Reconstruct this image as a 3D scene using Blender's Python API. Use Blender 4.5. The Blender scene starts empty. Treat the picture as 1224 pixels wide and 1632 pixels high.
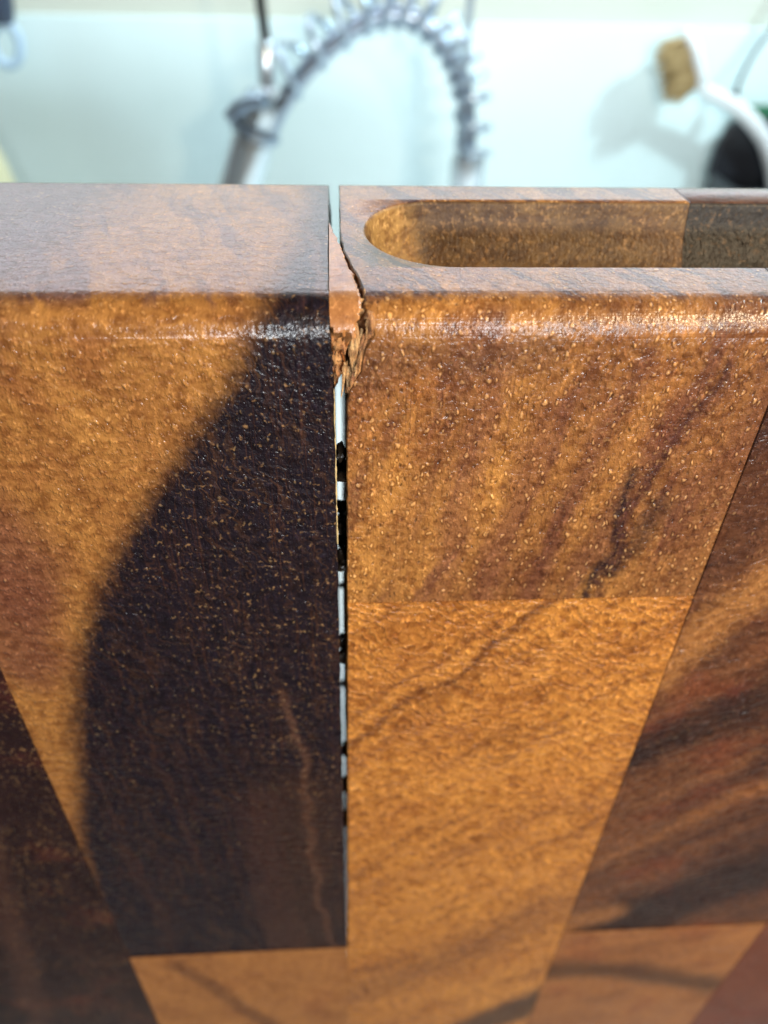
import bpy, bmesh, math, random
from mathutils import Vector, Matrix, noise as mnoise

random.seed(7)
scene = bpy.context.scene
C = scene.collection
MM = 0.001

# ------------------------------------------------------------------ camera
YAW, PITCH, ROLL = 0.0722661, 0.6792583, 0.0300201
fwd = Vector((math.sin(YAW) * math.cos(PITCH), math.cos(YAW) * math.cos(PITCH), -math.sin(PITCH)))
rgt0 = Vector((math.cos(YAW), -math.sin(YAW), 0))
up0 = rgt0.cross(fwd)
rgt = math.cos(ROLL) * rgt0 + math.sin(ROLL) * up0
up = -math.sin(ROLL) * rgt0 + math.cos(ROLL) * up0
cam_d = bpy.data.cameras.new('camera')
cam = bpy.data.objects.new('camera', cam_d); C.objects.link(cam)
cam.matrix_world = Matrix(((rgt.x, up.x, -fwd.x, 0.0), (rgt.y, up.y, -fwd.y, -0.072),
                           (rgt.z, up.z, -fwd.z, 0.03193), (0, 0, 0, 1)))
cam_d.sensor_width = 36; cam_d.lens = 27.04
cam_d.clip_start = 0.004; cam_d.clip_end = 20
cam_d.dof.use_dof = True
cam_d.dof.focus_distance = 0.088
cam_d.dof.aperture_fstop = 27.04 / 1.6
cam_d.dof.aperture_blades = 0
scene.camera = cam

# ------------------------------------------------------------------ world and lamps (indoor, no sky)
w = bpy.data.worlds.new('World'); scene.world = w; w.use_nodes = True
w.node_tree.nodes['Background'].inputs[0].default_value = (0.80, 0.90, 1.0, 1)
w.node_tree.nodes['Background'].inputs[1].default_value = 0.03

def area(name, loc, target, sx, sy, power, col):
    d = bpy.data.lights.new(name, 'AREA'); d.shape = 'RECTANGLE'; d.size = sx; d.size_y = sy
    d.energy = power; d.color = col
    o = bpy.data.objects.new(name, d); C.objects.link(o); o.location = loc
    o.rotation_euler = (Vector(target) - Vector(loc)).to_track_quat('-Z', 'Y').to_euler()
    return o
area('sink_lamp', (0.92, 0.34, 0.64), (0.10, 0.95, -0.18), 0.07, 0.07, 11.0, (0.68, 0.93, 1.0))
area('wall_fill_light', (0.00, 0.80, 0.34), (0.00, 1.00, -0.20), 1.50, 0.04, 4.8, (0.74, 0.95, 1.0))  # added unseen strip that only brightens the wall
area('top_sheen_light', (0.10, 0.72, 0.29), (0.10, 0.35, -0.20), 1.10, 0.06, 2.0, (0.92, 0.84, 1.0))  # added unseen strip, puts the cool sheen on the board's top edge
area('room_lamp', (0.26, -0.22, 0.17), (0.03, 0.0, -0.06), 0.06, 0.06, 2.7, (1.0, 0.80, 0.54))
area('rear_cool_light', (0.24, -1.00, 0.15), (0.02, 0.0, -0.02), 0.24, 0.09, 10.5, (0.90, 0.96, 1.0))  # unseen cool source behind the camera for the round-over highlight

scene.view_settings.view_transform = 'Standard'
scene.view_settings.look = 'None'
scene.view_settings.exposure = 0.0
scene.view_settings.gamma = 1.0
scene.view_settings.use_curve_mapping = False
scene.render.engine = 'CYCLES'
scene.cycles.use_denoising = True
scene.cycles.max_bounces = 5
scene.cycles.adaptive_threshold = 0.02

# ------------------------------------------------------------------ node helper
class T:
    def __init__(s, name):
        s.mat = bpy.data.materials.new(name); s.mat.use_nodes = True
        s.nt = s.mat.node_tree; s.nt.nodes.clear()
        s.out = s.n('ShaderNodeOutputMaterial')
        s.bsdf = s.n('ShaderNodeBsdfPrincipled')
        s.nt.links.new(s.bsdf.outputs[0], s.out.inputs[0])
    def n(s, t): return s.nt.nodes.new(t)
    def set(s, sock, v):
        if v is None: return
        if isinstance(v, bpy.types.NodeSocket): s.nt.links.new(v, sock)
        elif isinstance(v, (tuple, list)):
            v = tuple(v)
            if sock.type == 'RGBA' and len(v) == 3: v = v + (1,)
            sock.default_value = v
        else: sock.default_value = v
    def m(s, op, a, b=None, c=None, clamp=False):
        n = s.n('ShaderNodeMath'); n.operation = op; n.use_clamp = clamp
        for i, v in enumerate((a, b, c)): s.set(n.inputs[i], v)
        return n.outputs[0]
    def v(s, op, a, b=None, scale=None):
        n = s.n('ShaderNodeVectorMath'); n.operation = op
        s.set(n.inputs[0], a); s.set(n.inputs[1], b)
        if scale is not None: s.set(n.inputs['Scale'], scale)
        return n.outputs['Value'] if op in ('DOT_PRODUCT', 'LENGTH', 'DISTANCE') else n.outputs[0]
    def xyz(s, a):
        n = s.n('ShaderNodeSeparateXYZ'); s.set(n.inputs[0], a); return n.outputs
    def comb(s, x=0.0, y=0.0, z=0.0):
        n = s.n('ShaderNodeCombineXYZ')
        for i, v in enumerate((x, y, z)): s.set(n.inputs[i], v)
        return n.outputs[0]
    def noise(s, vec, scale, detail=2.0, rough=0.5, dist=0.0, col=False):
        n = s.n('ShaderNodeTexNoise'); s.set(n.inputs['Vector'], vec)
        n.inputs['Scale'].default_value = scale; n.inputs['Detail'].default_value = detail
        n.inputs['Roughness'].default_value = rough; n.inputs['Distortion'].default_value = dist
        return n.outputs[1] if col else n.outputs[0]
    def vor(s, vec, scale, feature='F1', rnd=1.0):
        n = s.n('ShaderNodeTexVoronoi'); n.feature = feature; s.set(n.inputs['Vector'], vec)
        n.inputs['Scale'].default_value = scale; n.inputs['Randomness'].default_value = rnd
        return n.outputs
    def sm(s, v, a, b):                      # smoothstep a..b -> 0..1
        n = s.n('ShaderNodeMapRange'); n.interpolation_type = 'SMOOTHSTEP'
        s.set(n.inputs[0], v); n.inputs[1].default_value = a; n.inputs[2].default_value = b
        n.inputs[3].default_value = 0; n.inputs[4].default_value = 1
        return n.outputs[0]
    def mix(s, f, a, b, mode='MIX'):
        n = s.n('ShaderNodeMix'); n.data_type = 'RGBA'; n.blend_type = mode
        s.set(n.inputs[0], f); s.set(n.inputs[6], a); s.set(n.inputs[7], b)
        return n.outputs[2]
    def curve(s, v, pts):
        n = s.n('ShaderNodeFloatCurve'); s.set(n.inputs['Value'], v)
        c = n.mapping.curves[0]; n.mapping.use_clip = False
        c.points[0].location = pts[0]; c.points[-1].location = pts[-1]
        for p in pts[1:-1]: c.points.new(*p)
        n.mapping.update()
        return n.outputs[0]
    def bump(s, h, dist, strength=1.0):
        n = s.n('ShaderNodeBump'); n.inputs['Distance'].default_value = dist
        n.inputs['Strength'].default_value = strength; s.set(n.inputs['Height'], h)
        return n.outputs[0]

def wood(name, light, mid, figures=(), grain=0.0, peb=1.0, rip=0.6, ripang=0.0, seed=0.0,
         tone=0.5, rough=0.42, coat=0.65, coatr=0.24, hline=0.0, bumpk=1.0, scratch=0.3, speck=0.0, fibre=0.5, pits=0.5, pebsize=1.0, red=0.3, mottle=0.6, speckline=None, dots=0.0, rows=None):
    """oiled acacia: figure drawn in the solid's own (x, s) coordinates in mm, s = z + y, so it runs from the face over the edge"""
    t = T(name)
    tc = t.n('ShaderNodeTexCoord').outputs['Object']
    P = t.v('SCALE', tc, scale=1000.0)
    Ps = t.v('ADD', P, (seed * 37.0, seed * 11.0, seed * 53.0))
    X, Y, Z = t.xyz(P)
    S = t.m('ADD', Y, Z)
    # slightly wandering coordinates
    wn = t.noise(Ps, 0.10, 1.0, 0.6, col=True)
    wn2 = t.noise(Ps, 0.9, 0.0, 0.6, col=True)
    wv = t.v('ADD', t.v('SCALE', t.v('SUBTRACT', wn, (0.5, 0.5, 0.5)), scale=9.0),
             t.v('SCALE', t.v('SUBTRACT', wn2, (0.5, 0.5, 0.5)), scale=1.6))
    U = t.v('ADD', t.comb(X, S, 0.0), t.v('MULTIPLY', wv, (1, 1, 0)))
    Ux, Us, _ = t.xyz(U)
    # grain-aligned coordinates: a across, b along
    ca, sa = math.cos(grain), math.sin(grain)
    A = t.m('ADD', t.m('MULTIPLY', Ux, ca), t.m('MULTIPLY', Us, sa))
    B = t.m('SUBTRACT', t.m('MULTIPLY', Us, ca), t.m('MULTIPLY', Ux, sa))
    G = t.comb(A, t.m('MULTIPLY', B, 0.10), seed)
    G2 = t.comb(t.m('MULTIPLY', A, 3.0), t.m('MULTIPLY', B, 0.16), seed + 3.0)
    band = t.noise(G, 0.16, 2.5, 0.55)
    fib = t.noise(G2, 0.8, 2.0, 0.6)
    blot, blc = None, t.noise(Ps, 0.08, 2.0, 0.6, col=True)
    blot, blr, _b = t.xyz(blc)
    fac = t.m('ADD', t.m('MULTIPLY', t.m('SUBTRACT', band, 0.5), 2.2 * tone + 0.3),
              t.m('ADD', t.m('MULTIPLY', t.m('SUBTRACT', fib, 0.5), fibre),
                  t.m('MULTIPLY', t.m('SUBTRACT', blot, 0.5), 1.1)))
    fac = t.m('ADD', fac, 0.5, clamp=True)
    col = t.mix(fac, mid, light)
    redm = t.sm(blr, 0.50, 0.72)
    col = t.mix(t.m('MULTIPLY', redm, red), col, (0.16, 0.035, 0.018))
    rag = t.m('MULTIPLY', t.m('SUBTRACT', t.noise(Ps, 0.7, 2.0, 0.65), 0.5), 1.0)
    W = t.v('SCALE', t.v('ADD', U, t.comb(X, S, 0.0)), scale=0.5)
    for f in figures:
        if f[0] == 'streak':                               # crisp repeated streaks of one direction
            _, ang, fa, fb, s0, s1, lo, hi, color, strength = f
            c_, s_ = math.cos(ang), math.sin(ang)
            wx, ws, _z = t.xyz(W)
            qa = t.m('ADD', t.m('MULTIPLY', wx, c_ * fa), t.m('MULTIPLY', ws, s_ * fa))
            qb = t.m('SUBTRACT', t.m('MULTIPLY', ws, c_ * fb), t.m('MULTIPLY', wx, s_ * fb))
            mk = t.sm(t.noise(t.comb(qa, qb, seed + ang), 1.0, 3.0, 0.62), lo, hi)
            mk = t.m('MULTIPLY', mk, t.m('MULTIPLY', t.sm(S, s0 - 1.5, s0 + 1.5), t.sm(S, s1 + 1.5, s1 - 1.5)))
        elif f[0] == 'bound':
            _, pts, side, wd, color, strength, ragk = f
            q = [((s + 220) / 280, (x + 150) / 300) for x, s in pts]
            q = sorted(q)
            xb = t.m('SUBTRACT', t.m('MULTIPLY', t.curve(t.m('DIVIDE', t.m('ADD', S, 220.0), 280.0), q), 300.0), 150.0)
            dd = t.m('MULTIPLY', t.m('SUBTRACT', t.m('ADD', X, t.m('MULTIPLY', t.m('SUBTRACT', Ux, X), 0.12)), xb), float(side))
            dd = t.m('ADD', dd, t.m('ADD', t.m('MULTIPLY', rag, ragk), t.m('MULTIPLY', t.m('SUBTRACT', fib, 0.5), ragk * 0.9)))
            mk = t.sm(dd, -wd, wd)
        else:
            _, pts, w0, w1, color, strength, ragk = f
            dmin = None
            for (x0, s0), (x1, s1) in zip(pts, pts[1:]):
                a = (x0, s0, 0.0); ba = (x1 - x0, s1 - s0, 0.0); l2 = ba[0] ** 2 + ba[1] ** 2
                pa = t.v('SUBTRACT', W, a)
                h = t.m('DIVIDE', t.v('DOT_PRODUCT', pa, ba), l2, clamp=True)
                d = t.v('LENGTH', t.v('SUBTRACT', pa, t.v('SCALE', ba, scale=h)))
                dmin = d if dmin is None else t.m('MINIMUM', dmin, d)
            dmin = t.m('ADD', dmin, t.m('MULTIPLY', rag, ragk))
            mk = t.m('SUBTRACT', 1.0, t.sm(dmin, w0, w1))
        brk = t.m('ADD', 0.72, t.m('MULTIPLY', fib, 0.56), clamp=True)
        col = t.mix(t.m('MULTIPLY', t.m('MULTIPLY', mk, brk), strength), col, color)
    # pebbled, pored finish
    pv = t.vor(t.v('MULTIPLY', t.v('ADD', Ps, t.v('SCALE', wn2, scale=0.8)), (1.15, 1.0, 0.66)), 1.15 / pebsize, 'F1', 1.0)
    rnd = t.xyz(pv[1])[0]
    dot = t.m('SUBTRACT', 1.0, t.sm(pv[0], 0.05, 0.38))
    bead = t.m('MULTIPLY', dot, t.sm(rnd, 0.50, 0.62))
    pit = t.m('MULTIPLY', dot, t.sm(rnd, 0.34, 0.26))
    gran = t.noise(t.v('MULTIPLY', Ps, (1.25, 1.0, 0.85)), 1.35 / pebsize, 2.0, 0.65)
    fine = t.noise(Ps, 3.6, 1.0, 0.6)
    H = t.m('ADD', t.m('MULTIPLY', bead, peb * 0.55), t.m('MULTIPLY', gran, peb * 2.4))
    H = t.m('ADD', H, t.m('MULTIPLY', fine, 0.45))
    H = t.m('SUBTRACT', H, t.m('MULTIPLY', pit, pits * 0.9))
    if scratch:
        sc = t.noise(t.comb(t.m('MULTIPLY', X, 2.8), t.m('MULTIPLY', S, 0.05), t.m('MULTIPLY', Y, 0.05)), 1.0, 2.0, 0.7)
        H = t.m('ADD', H, t.m('MULTIPLY', sc, scratch * 0.6))
        col = t.mix(t.m('MULTIPLY', t.sm(sc, 0.55, 0.70), scratch * 0.7), col, (0.09, 0.033, 0.014))
    mott = t.noise(t.v('MULTIPLY', Ps, (1.0, 1.0, 1.3)), 0.62 / pebsize, 2.0, 0.6)
    if rip:
        cr, sr = math.cos(ripang), math.sin(ripang)
        RA = t.m('ADD', t.m('MULTIPLY', Ux, cr), t.m('MULTIPLY', Us, sr))
        RB = t.m('SUBTRACT', t.m('MULTIPLY', Us, cr), t.m('MULTIPLY', Ux, sr))
        ripn = t.noise(t.comb(t.m('MULTIPLY', RA, 0.55), t.m('MULTIPLY', RB, 1.1), t.m('MULTIPLY', Y, 0.3)), 0.85, 1.0, 0.5, 0.2)
        H = t.m('ADD', H, t.m('MULTIPLY', ripn, rip * 3.4))
        mott = t.m('ADD', t.m('MULTIPLY', mott, 1.0 - 0.5 * min(1, rip)), t.m('MULTIPLY', ripn, 0.5 * min(1, rip)))
    # interlocked-grain sheen painted into the colour: darker cells, brightened bump peaks
    col = t.mix(t.m('MULTIPLY', t.sm(mott, 0.58, 0.34), mottle), col, t.mix(1.0, col, (0.55, 0.46, 0.42), 'MULTIPLY'))
    col = t.mix(t.m('MULTIPLY', t.sm(gran, 0.54, 0.74), mottle), col, t.mix(1.0, col, (1.9, 2.0, 2.2), 'MULTIPLY'))
    col = t.mix(t.m('MULTIPLY', pit, 0.8 * pits), col, (0.03, 0.012, 0.008))
    if rows:                                               # ordered wavelets across the interlocked grain
        period, rang, rk = rows
        c_, s_ = math.cos(rang), math.sin(rang)
        ph = t.m('ADD', t.m('MULTIPLY', Us, c_ * 6.2832 / period), t.m('MULTIPLY', Ux, s_ * 6.2832 / period))
        wave = t.sm(t.m('SINE', t.m('ADD', ph, t.m('MULTIPLY', gran, 7.0))), -0.2, 0.95)
        H = t.m('ADD', H, t.m('MULTIPLY', wave, rk * 0.9))
        col = t.mix(t.m('MULTIPLY', t.m('SUBTRACT', 1.0, wave), rk * 0.42), col, t.mix(1.0, col, (0.45, 0.36, 0.32), 'MULTIPLY'))
    if dots:                                               # finish-filled pores, their glints painted as pale points with a dark rim
        dm = t.m('MULTIPLY', t.sm(pv[0], 0.30, 0.10), t.sm(rnd, 0.42, 0.60))
        if rows: dm = t.m('MULTIPLY', dm, wave)
        rim = t.m('MULTIPLY', t.m('MULTIPLY', t.sm(pv[0], 0.26, 0.36), t.sm(pv[0], 0.55, 0.40)), t.sm(rnd, 0.42, 0.60))
        col = t.mix(t.m('MULTIPLY', rim, dots * 0.6), col, t.mix(1.0, col, (0.35, 0.28, 0.25), 'MULTIPLY'))
        col = t.mix(t.m('MULTIPLY', dm, dots), col, t.mix(0.45, t.mix(1.0, col, (2.2, 2.2, 2.4), 'MULTIPLY'), (0.62, 0.40, 0.17)))
    if speck:
        sp = t.m('MULTIPLY', t.m('MULTIPLY', t.sm(t.noise(t.v('MULTIPLY', Ps, (1.0, 1.0, 1.05)), 1.55 / pebsize, 1.0, 0.5), 0.56, 0.76), t.sm(blr, 0.25, 0.6)), speck)
        if rows: sp = t.m('MULTIPLY', sp, wave)
        if speckline:
            k0, k1, k2 = speckline                       # fades out left of x = k0 + k1 * (s - k2)
            sp = t.m('MULTIPLY', sp, t.sm(t.m('SUBTRACT', X, t.m('ADD', t.m('MULTIPLY', t.m('SUBTRACT', S, k2), k1), k0)), -5.0, 9.0))
        col = t.mix(sp, col, (0.50, 0.28, 0.12))
    b = t.bsdf
    t.set(b.inputs['Base Color'], col)
    t.set(b.inputs['Roughness'], t.m('ADD', rough - 0.08, t.m('MULTIPLY', gran, 0.16)))
    b.inputs['Coat Weight'].default_value = coat
    b.inputs['Coat Roughness'].default_value = coatr
    b.inputs['Specular IOR Level'].default_value = 0.18
    if hline:
        hl = t.noise(t.comb(t.m('MULTIPLY', X, 0.12), t.m('MULTIPLY', S, 4.5), 4.0), 1.0, 1.0, 0.6)
        H = t.m('ADD', H, t.m('MULTIPLY', t.m('MULTIPLY', hl, t.sm(Z, -5.5, -3.0)), hline * 1.0))
    # the end-grain top was sanded smoother than the face
    H = t.m('MULTIPLY', H, t.m('SUBTRACT', bumpk, t.m('ADD', t.m('MULTIPLY', t.sm(Z, -0.5, -0.05), 0.30 * bumpk), t.m('MULTIPLY', t.sm(Z, -4.6, -2.6), 0.42 * bumpk))))
    nrm = t.bump(H, 0.00010, 0.85)
    t.set(b.inputs['Normal'], nrm); t.set(b.inputs['Coat Normal'], nrm)
    return t.mat

def plain(name, col, rough=0.5, metal=0.0, bump=0.0, bscale=200.0, var=0.0, spec=0.5):
    t = T(name)
    tc = t.n('ShaderNodeTexCoord').outputs['Object']
    nz = t.noise(tc, bscale, 3.0, 0.6)
    c2 = tuple(min(1, c * (1 - var)) for c in col)
    t.set(t.bsdf.inputs['Base Color'], t.mix(nz, c2, col))
    t.bsdf.inputs['Roughness'].default_value = rough
    t.bsdf.inputs['Metallic'].default_value = metal
    t.bsdf.inputs['Specular IOR Level'].default_value = spec
    if bump: t.set(t.bsdf.inputs['Normal'], t.bump(nz, bump))
    return t.mat

def torn(name, a, b_, scale=1.0):
    t = T(name)
    P = t.v('SCALE', t.n('ShaderNodeTexCoord').outputs['Object'], scale=1000.0)
    F = t.v('MULTIPLY', P, (3.0 * scale, 1.6 * scale, 0.35 * scale))
    n1 = t.noise(F, 1.0, 4.0, 0.65, 0.5); n2 = t.noise(P, 1.1, 3.0, 0.6)
    col = t.mix(t.sm(n1, 0.32, 0.68), b_, a)
    col = t.mix(t.m('MULTIPLY', t.sm(n2, 0.5, 0.7), 0.6), col, (0.13, 0.035, 0.012))
    t.set(t.bsdf.inputs['Base Color'], col)
    t.bsdf.inputs['Roughness'].default_value = 0.55
    t.set(t.bsdf.inputs['Normal'], t.bump(t.m('ADD', n1, t.m('MULTIPLY', n2, 0.5)), 0.0007))
    return t.mat

# ------------------------------------------------------------------ object helpers
def obj(name, bm, mat, parent=None, smooth=True, angle=40):
    me = bpy.data.meshes.new(name)
    bmesh.ops.recalc_face_normals(bm, faces=bm.faces)
    bm.to_mesh(me); bm.free()
    for p in me.polygons: p.use_smooth = smooth
    if smooth: me.set_sharp_from_angle(angle=math.radians(angle))
    if mat: me.materials.append(mat)
    o = bpy.data.objects.new(name, me); C.objects.link(o)
    if parent: o.parent = parent
    return o

def empty(name, loc, label, cat, group=None):
    o = bpy.data.objects.new(name, None); C.objects.link(o); o.location = loc
    o.empty_display_size = 0.02
    o['label'] = label; o['category'] = cat
    if group: o['group'] = group
    return o

def keep(o, parent):
    """parent keeping world place (parent is only translated)"""
    o.parent = parent; o.matrix_parent_inverse = Matrix.Translation(-parent.location)
    return o

def loft(bm, loops, close=True, caps=True):
    rows = [[bm.verts.new(p) for p in L] for L in loops]
    n = len(rows[0])
    for a, b in zip(rows, rows[1:]):
        for i in range(n if close else n - 1):
            j = (i + 1) % n
            try: bm.faces.new((a[i], a[j], b[j], b[i]))
            except ValueError: pass
    if caps:
        for r in (rows[0], rows[-1]):
            try: bm.faces.new(r)
            except ValueError: pass
    return rows

def tube(bm, pts, rads, seg=12, caps=True, flat=1.0):
    pts = [Vector(p) for p in pts]
    loops = []; ref = None
    for i, p in enumerate(pts):
        d = (pts[min(i + 1, len(pts) - 1)] - pts[max(i - 1, 0)]).normalized()
        if ref is None:
            ref = Vector((0, 1, 0)) if abs(d.y) < 0.9 else Vector((1, 0, 0))
        a = (ref - d * ref.dot(d)).normalized(); ref = a
        b = d.cross(a)
        r = rads[i] if isinstance(rads, (list, tuple)) else rads
        loops.append([p + (a * math.cos(k * 2 * math.pi / seg) * flat + b * math.sin(k * 2 * math.pi / seg)) * r for k in range(seg)])
    loft(bm, loops, True, caps)

def smooth_path(pts, n):
    """Catmull-Rom through points"""
    P = [Vector(p) for p in pts]; P = [P[0] * 2 - P[1]] + P + [P[-1] * 2 - P[-2]]
    out = []
    m = len(P) - 3
    for k in range(n + 1):
        u = k / n * m; i = min(int(u), m - 1); f = u - i
        a, b, c, d = P[i:i + 4]
        out.append(0.5 * ((2 * b) + (c - a) * f + (2 * a - 5 * b + 4 * c - d) * f * f + (3 * b - a - 3 * c + d) * f ** 3))
    return out

def lathe(bm, prof, axis_o, axis_d, seg=24):
    d = Vector(axis_d).normalized(); o = Vector(axis_o)
    a = Vector((0, 1, 0)); a = (a - d * a.dot(d)).normalized() if abs(d.y) < .9 else Vector((1, 0, 0))
    b = d.cross(a)
    loft(bm, [[o + d * h + (a * math.cos(k * 2 * math.pi / seg) + b * math.sin(k * 2 * math.pi / seg)) * max(r, 1e-5) for k in range(seg)] for r, h in prof])

def box(bm, x0, x1, y0, y1, z0, z1, bev=0.0):
    vs = bmesh.ops.create_cube(bm, size=1.0)['verts']
    for v in vs:
        v.co = Vector(((x0 + x1) / 2 + v.co.x * (x1 - x0), (y0 + y1) / 2 + v.co.y * (y1 - y0), (z0 + z1) / 2 + v.co.z * (z1 - z0)))
    if bev:
        bmesh.ops.bevel(bm, geom=list({e for v in vs for e in v.link_edges}), offset=bev, segments=2, affect='EDGES', profile=0.5)

# ------------------------------------------------------------------ the setting: wall, backsplash, counter
COUNTER = -0.40
WALL_Y = 0.95
m_wall = plain('cream_wall_paint', (0.62, 0.62, 0.54), 0.6, 0, 0.0002, 60, 0.03)
m_splash = plain('white_backsplash', (0.70, 0.82, 0.82), 0.35, 0, 0.0001, 9, 0.08)
m_counter = plain('white_counter', (0.86, 0.88, 0.88), 0.3, 0, 0.0001, 30, 0.08)
bm = bmesh.new(); box(bm, -1.6, 1.8, WALL_Y + 0.012, WALL_Y + 0.12, COUNTER - 0.04, 1.3)
o = obj('wall', bm, m_wall, smooth=False); o['kind'] = 'structure'
bm = bmesh.new(); box(bm, -1.6, 1.8, WALL_Y, WALL_Y + 0.012, COUNTER, -0.083, 0.003)
o = obj('backsplash', bm, m_splash); o['kind'] = 'structure'
bm = bmesh.new(); box(bm, -1.6, 1.8, -0.02, WALL_Y, COUNTER - 0.04, COUNTER, 0.004)
o = obj('counter', bm, m_counter); o['kind'] = 'structure'

# ------------------------------------------------------------------ the cutting board
TH = 40.5; RO = 3.7; RB = 0.9          # thickness, front round-over, back edge radius (mm)
board = empty('cutting_board', (0.02, 0.02, COUNTER),
              'cracked acacia wood cutting board standing on edge, split along a glue joint', 'cutting board')

def lin(pts, s):
    if s <= pts[0][0]: return pts[0][1]
    for (a, va), (b, vb) in zip(pts, pts[1:]):
        if s <= b: return va + (vb - va) * (s - a) / (b - a)
    return pts[-1][1]

def profile(z1, z0, top, step):
    """closed outline of a stave in (y, z), front bottom first; s = z + y"""
    P = []
    if top:
        n = max(2, int((-RO - z1) / step))
        P += [(0.0, z1 + (-RO - z1) * i / n) for i in range(n)]
        P += [(RO - RO * math.cos(a), -RO + RO * math.sin(a)) for a in [math.pi / 2 * i / 14 for i in range(15)]]
        n = max(2, int((TH - RO - RB) / step))
        P += [(RO + (TH - RO - RB) * i / n, 0.0) for i in range(1, n + 1)]
        P += [(TH - RB + RB * math.sin(a), -RB + RB * math.cos(a)) for a in [math.pi / 2 * i / 5 for i in range(1, 6)]]
        P += [(TH, z1 * f) for f in (0.3, 0.6, 1.0)]
    else:
        n = max(2, int((z0 - z1) / step))
        P += [(0.0, z1 + (z0 - z1) * i / n) for i in range(n + 1)]
        P += [(TH, z0 + (z1 - z0) * i / 3) for i in range(4)]
    return P

def inset(y, z, z1, z0, d):
    return min(max(y, d), TH - d), min(max(z, z1 + d), z0 - d)

def stave(name, mat, z1, z0, left, right, top=True, step=2.0, dy=0.0, rough_l=None, rough_r=None, label=None):
    """left/right: number or function of (s); rough_*: base x of a torn end wall"""
    P = profile(z1, z0, top, step)
    e = 0.13
    zt = 0.0 if top else z0
    loops = []
    def ring(xf, d, jit=0.0):
        L = []
        for (y, z) in P:
            s = z + y if (y < TH - 0.01) else 41 + (0 if z > -1 else 1)
            x = xf(s) if callable(xf) else xf
            yy, zz = inset(y, z, z1, zt, d)
            if jit:
                x += mnoise.noise(Vector((yy * 0.7, zz * 0.5, d))) * jit
            L.append(Vector((x, yy + dy, zz)) * MM)
        loops.append(L)
    def lerp(f, b, k):
        return (lambda s: (f(s) if callable(f) else f) * (1 - k) + b * k)
    if rough_l is not None:
        for d, k in ((16, 1), (8, 1), (5, 0.9), (3, 0.55), (1.6, 0.25), (0.7, 0.08)):
            ring(lerp(left, rough_l, k), d, 0.22)
        ring(left, 0.12); ring(lambda s: left(s) + e, 0.0)
    else:
        ring(left, e); ring(left + e, 0.0)
    if rough_r is not None:
        ring(lambda s: right(s) - e, 0.0); ring(right, 0.12)
        for d, k in ((0.7, 0.08), (1.6, 0.25), (3, 0.55), (5, 0.9), (8, 1), (16, 1)):
            ring(lerp(right, rough_r, k), d, 0.16)
    else:
        ring(right - e, 0.0); ring(right, e)
    bm = bmesh.new(); loft(bm, loops)
    bmesh.ops.remove_doubles(bm, verts=bm.verts, dist=1e-7)
    bmesh.ops.dissolve_degenerate(bm, edges=bm.edges, dist=1e-8)
    bmesh.ops.triangulate(bm, faces=[f for f in bm.faces if len(f.verts) > 4])
    o = obj(name, bm, mat, angle=35); keep(o, board)
    if label: o['label'] = label
    return o

DARK = (0.0070, 0.0050, 0.0105)
BROWN = (0.055, 0.020, 0.012)
m_l1 = wood('acacia_light_and_black', (0.38, 0.175, 0.045), (0.22, 0.088, 0.025), [
    ('bound', [(-27, 60), (-28, 41), (-31, 14), (-36, -4), (-44, -14), (-60, -30), (-60, -160)], -1, 6.0, (0.06, 0.035, 0.045), 0.9, 6.0),
    ('stroke', [(-46, -20), (-40, -34), (-44, -52)], 2.0, 9.0, (0.12, 0.04, 0.03), 0.7, 3.0),
    ('bound', [(-3.0, 60), (-3.9, 41), (-6.4, 7.3), (-9.6, -3.9), (-18.0, -17.3), (-26.0, -29), (-34.2, -45), (-40.0, -63), (-43.6, -82), (-47.6, -103), (-49, -160)], 1, 2.8, DARK, 0.99, 2.4),
    ('stroke', [(-7, -88), (-9, -160)], 0.0, 13.0, (0.036, 0.017, 0.012), 0.8, 4.0),
    ('streak', 0.06, 0.34, 0.012, -160, -72, 0.50, 0.72, (0.065, 0.028, 0.019), 0.4),
    ('stroke', [(-9.0, -60), (-7.0, -76), (-6.3, -100), (-6.0, -118), (-3.2, -150)], 0.0, 1.3, (0.09, 0.042, 0.026), 0.7, 0.7),
    ('stroke', [(-15, -90), (-15, -120), (-13, -152)], 0.0, 6.0, (0.06, 0.025, 0.018), 0.4, 3.0),
    ('streak', 0.30, 0.30, 0.035, 1.0, 60, 0.50, 0.64, (0.10, 0.045, 0.045), 0.75),
    ('stroke', [(-4, 30), (-2.6, 12), (-2.0, 3)], 0.0, 0.9, (0.14, 0.07, 0.05), 0.6, 0.6),
], grain=0.25, peb=1.1, rip=0.25, ripang=0.1, seed=1.0, tone=0.6, speck=0.38, pits=0.3, pebsize=1.0, scratch=0.4, red=0.25, mottle=0.8, hline=0.4, dots=0.42, rows=(2.0, 0.18, 0.4), speckline=(-18, -0.3, -75))
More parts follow.
